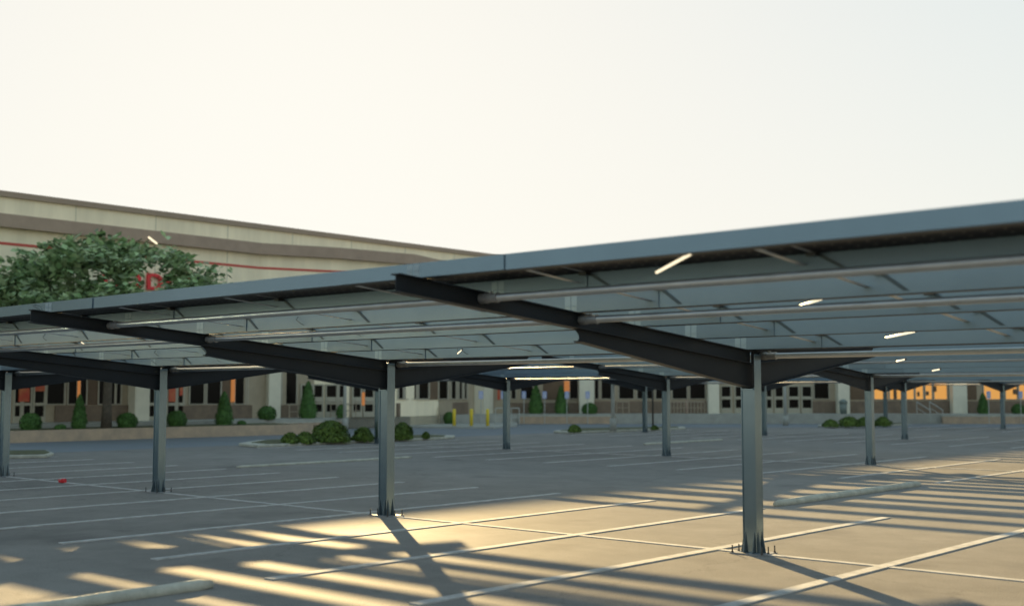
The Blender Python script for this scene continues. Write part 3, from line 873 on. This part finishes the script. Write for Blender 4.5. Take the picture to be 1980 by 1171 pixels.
def tree(x, F, z0, label):
    rnd = random.Random(11)
    px, py = at(x, F)
    t = empty('leafy_tree', (px, py, z0)); tag(t, label, 'tree')
    tr = MB()
    tr.tube([(0,0,-0.1),(0.03,0,1.2),(-0.02,0.05,2.6),(0.05,0.0,3.6),(0.02,0.05,4.8),(0.1,0.0,6.4)], [0.30,0.235,0.21,0.19,0.14,0.07], 12)
    tips = []
    for k in range(11):
        a = k*2.4 + rnd.uniform(-.3,.3); zs = rnd.uniform(2.9, 4.8); ln = rnd.uniform(3.0, 5.2)
        p = [Vector((0,0,zs))]
        for j in range(1, 6):
            f = j/5
            p.append(Vector((math.cos(a)*ln*f + rnd.uniform(-.15,.15), math.sin(a)*ln*f + rnd.uniform(-.15,.15), zs + 2.9*f**0.75 + rnd.uniform(-.15,.15))))
        tr.tube(p, [0.10*(1-i/6)+0.012 for i in range(6)], 7); tips.append(p)
        for j in (2,3,4):
            b = a + rnd.choice((-1,1))*rnd.uniform(.5,1.0)
            q0 = p[j]; l2 = rnd.uniform(1.0,2.0)
            tr.tube([q0, q0+Vector((math.cos(b)*l2*.5, math.sin(b)*l2*.5, .4)), q0+Vector((math.cos(b)*l2, math.sin(b)*l2, .6))], [0.035,0.025,0.01], 5)
    tr.build('trunk', M['bark'], t, smooth=True)
    cr = MB(); cz, rx, rz = 6.45, 6.1, 3.4
    clumps = []
    while len(clumps) < 330:
        a = rnd.uniform(0, 2*math.pi); ph = math.asin(rnd.uniform(-0.45, 1.0)); rr = rnd.uniform(0.55, 1.0)**0.6
        lump = 1 + 0.16*noise.noise(Vector((math.cos(a)*1.5, math.sin(a)*1.5, ph*2)))
        p = Vector((math.cos(a)*math.cos(ph)*rx*rr*lump, math.sin(a)*math.cos(ph)*rx*rr*lump, cz + math.sin(ph)*rz*rr*lump))
        if noise.noise(p*0.45+Vector((5,2,1))) < -0.28: continue
        w = p + Vector((px, py, z0)); Fw = -sy_*w.x + cy_*w.y; xw = 990 + 2282*(cy_*w.x + sy_*w.y)/Fw; yw = HOR - FPX*(w.z-EYE)/Fw
        if abs(xw-294) < 34 and abs(yw-548) < 42: continue        # an opening in the crown on its right side
        clumps.append(p)
    for c in clumps:
        R0 = rnd.uniform(0.4, 0.8); tilt = Vector((rnd.uniform(-.5,.5), rnd.uniform(-.5,.5), 1))
        for _ in range(rnd.randint(26, 46)):
            o = Vector((rnd.gauss(0,.55), rnd.gauss(0,.55), rnd.gauss(0,.3)))*R0*1.3
            n = tilt + Vector((rnd.uniform(-.8,.8), rnd.uniform(-.8,.8), rnd.uniform(-.3,.3)))
            leaf(cr, c+o, n, 0.48, rnd, 1.35)
    cr.build('crown', M['leaf'], t)
tree(207, 62.5, 0.5, 'big leafy tree in the planter, its crown rising over the carport at left')

# ------------------------------------------------------------------ street furniture
def bollard(x, l):
    F = FPX*(EYE-0.12)/(823-HOR); px, py = at(x, F)
    t = empty('bollard', (px,py,0.12)); tag(t, l, 'bollard', 'yellow bollards at the ramp')
    h = 33/PXM(F); r = 3.3/PXM(F)
    m = MB(); m.tube([(0,0,0),(0,0,h-0.06),(0,0,h-0.02),(0,0,h)], [r,r,r*0.85,r*0.45], 14)
    m.build('post', M['bollard'], t, smooth=True)
    MB().tube([(0,0,0),(0,0,0.03)], r*1.35, 12).build('foot_ring', M['concrete'], t)
bollard(878.5, 'left of three yellow bollards, the one nearest the round shrub')
bollard(911.5, 'middle one of three yellow bollards')
bollard(943, 'right of three yellow bollards, the one next to the carport column')

def lamp_post(x, yb, F, l, z0=0.0):
    px, py = at(x, F)
    t = empty('lamp_post', (px,py,z0)); tag(t, l, 'lamp post', 'pale lamp posts on the lot')
    MB().tube([(0,0,0),(0,0,6.2)], [0.12,0.085], 12).build('pole', M['pole'], t, smooth=True)
    MB().tube([(0,0,0),(0,0,0.75)], 0.2, 14).build('base', M['concrete'], t, smooth=True)
    MB().box(-0.12,0.75,-0.16,0.16,6.2,6.36).build('lamp_head', M['darkpole'], t)
lamp_post(667, 818, F_at_u(667,-59.4), 'pale lamp post behind the biggest leafy shrub', 0.0)
lamp_post(1185, 832, FPX*(EYE-0.14)/(832-HOR), 'pale lamp post on the middle island behind the second carport row', 0.14)
lamp_post(1518, 822, FPX*EYE/(822-HOR), 'pale lamp post in front of the wide bank of shop doors')
px, py = at(1262, FPX*(EYE-0.14)/(825-HOR))
t = empty('slim_post', (px,py,0.14)); tag(t, 'dark slim post standing on the middle island beside the tuft', 'post')
MB().tube([(0,0,0),(0,0,4.2)], 0.06, 10).build('pole', M['darkpole'], t, smooth=True)
MB().box(-0.14,0.14,-0.14,0.14,0,0.03).build('base_plate', M['darkpole'], t)

def acc_sign(x, F, z0, l, ys=763):
    px, py = at(x, F)
    t = empty('parking_sign', (px,py,z0), YAW); tag(t, l, 'sign', 'blue accessible parking signs')
    zc = zof(ys, F) - z0
    MB().tube([(0,0,0),(0,0,zc+0.3)], 0.03, 8).build('post', M['pole'], t)
    b = MB().box(-0.16,0.16,-0.045,-0.032,zc-0.28,zc+0.28).build('sign_plate', M['signblue'], t)
    m = MB()                                   # wheelchair symbol
    m.tube([(0.0,-0.047,zc+0.16),(0.0,-0.054,zc+0.16)], 0.035, 10)
    m.box(-0.02,0.02,-0.054,-0.047,zc-0.06,zc+0.12)
    m.box(0.02,0.10,-0.054,-0.047,zc-0.06,zc-0.025)
    m.box(0.07,0.10,-0.054,-0.047,zc-0.16,zc-0.06)
    for k in range(12):
        a0, a1 = math.pi*0.75+math.pi*1.1*k/12, math.pi*0.75+math.pi*1.1*(k+1)/12
        q = [(math.cos(a)*r_, math.sin(a)*r_) for a, r_ in ((a0,.13),(a1,.13),(a1,.1),(a0,.1))]
        m.add([(p[0],-0.054,zc-0.09+p[1]) for p in q], [(0,1,2,3)])
    m.build('wheelchair_symbol', M['signwhite'], b)
for x, F, z0, l in ((1013,FS-0.6,0,'leftmost of the four blue signs before the brown wall, left of both cones'),(1053,FS-0.6,0,'blue sign standing between the two clipped cones'),
                    (1096,FS-0.6,0,'blue sign just right of the second clipped cone'),(1136,FS-0.6,0,'blue sign in front of the pale pillar, rightmost of the four'),
                    (930,86.5,0.12,'blue sign behind the yellow bollards'),(973,86.0,0.12,'blue sign partly hidden by a carport column right of the bollards'),
                    (1911,FS-0.6,0,'blue sign beside the narrow cone at the right'),(1973,FS-0.6,0,'blue sign at the right edge of the picture')):
    acc_sign(x, F, z0, l)

def railing(pts, h, l, n=None, mname='rail'):
    o = Vector(pts[0]); t = empty('handrail', o); tag(t, l, 'railing', 'handrails along the storefront')
    top = MB()
    for a, b in zip(pts, pts[1:]):
        a, b = Vector(a)-o, Vector(b)-o
        top.tube([a+Vector((0,0,h)), b+Vector((0,0,h))], 0.035, 8)
        top.tube([a+Vector((0,0,h*0.5)), b+Vector((0,0,h*0.5))], 0.022, 8)
    top.build('rail', M[mname], t)
    for a, b in zip(pts, pts[1:]):
        a, b = Vector(a)-o, Vector(b)-o
        k = n or max(2, int((b-a).length/1.2))
        for i in range(k):
            p = a.lerp(b, i/max(1,k-1))
            MB().tube([p, p+Vector((0,0,h))], 0.032, 8).build('post', M[mname], t)
def P3(x, F, z): return at(x, F)+(z,)
railing([P3(783,86.0,PZ), P3(846,88.3,PZ), P3(850,87.0,0.12)], 0.98, 'cream handrail along the ramp behind the middle column', 5)
railing([P3(1192,FS+0.3,PZ), P3(1216,FS+0.3,PZ)], 0.95, 'short cream handrail right of the pale lamp post', 3)
railing([P3(1290,FS+0.4,PZ), P3(1362,FS+0.4,PZ)], 0.95, 'long cream baluster rail left of the shop doors', 12)
railing([P3(1772,FS+0.2,PZ), P3(1798,FS-0.6,0.1)], 0.95, 'pale stair handrail under the orange lit windows, left one', 2, 'pole')
railing([P3(1797,FS+0.9,PZ), P3(1822,FS-0.2,0.1)], 0.95, 'pale stair handrail under the orange lit windows, right one', 2, 'pole')
railing([P3(560,F_at_u(560,-60.5)+0.5,PZ), P3(590,F_at_u(590,-60.5)+0.5,PZ)], 0.9, 'cream handrail left of the tallest cone shrub', 2)
railing([P3(640,F_at_u(640,-60.5)+1.2,PZ), P3(735,F_at_u(735,-60.5)+1.5,PZ)], 0.9, 'cream handrail before the doors left of the middle column', 5)
railing([P3(958,85.0,0.0), P3(1004,85.0,0.0)], 1.3, 'pale cart rail behind the second row column', 4, 'pole')

px, py = at(1630, FS+0.8)
t = empty('litter_bin', (px,py,PZ)); tag(t, 'grey green litter bin with domed lid in front of a pale pillar', 'bin')
MB().tube([(0,0,0),(0,0,0.85)], [0.27,0.30], 16).build('body', M['bin'], t, smooth=True)
MB().tube([(0,0,0.85),(0,0,0.95),(0,0,1.08),(0,0,1.15)], [0.34,0.34,0.24,0.08], 16).build('lid', M['bin'], t, smooth=True)
px, py = at(1328, FPX*EYE/(817-HOR))
t = empty('marker_post', (px,py,0)); tag(t, 'pinkish weathered marker post before the baluster rail', 'post')
MB().tube([(0,0,0),(0,0,1.75),(0,0,1.82)], [0.11,0.11,0.05], 12).build('post', mat('weathered_post',(0.38,0.26,0.2),0.8,vary=0.2,scale=4), t, smooth=True)
MB().tube([(0,0,0),(0,0,0.05)], 0.17, 12).build('foot_ring', M['concrete'], t)

# crumpled red cup on the lot
F = FPX*EYE/(931-HOR); px, py = at(124, F)
t = empty('crushed_cup', (px,py,0), 0.4); tag(t, 'crumpled red paper cup lying on the lot at left', 'litter')
m = MB(); pts = []; rs = []
for i in range(9):
    pts.append((-0.1+0.2*i/8, 0.012*math.sin(i*2.1), 0.052+0.01*math.sin(i*1.7))); rs.append(0.038+0.022*i/8+0.008*math.sin(i*2.9))
m.tube(pts, rs, 11)
rnd = random.Random(5)
m.v = [(a+rnd.uniform(-.008,.008), b+rnd.uniform(-.008,.008), max(0.002,c+rnd.uniform(-.008,.008))) for a,b,c in m.v]
m.build('cup_body', M['cup'], t)
MB().tube([(0.10,0.0,0.055),(0.112,0.0,0.056)], 0.066, 12).build('rim', M['cup'], t)
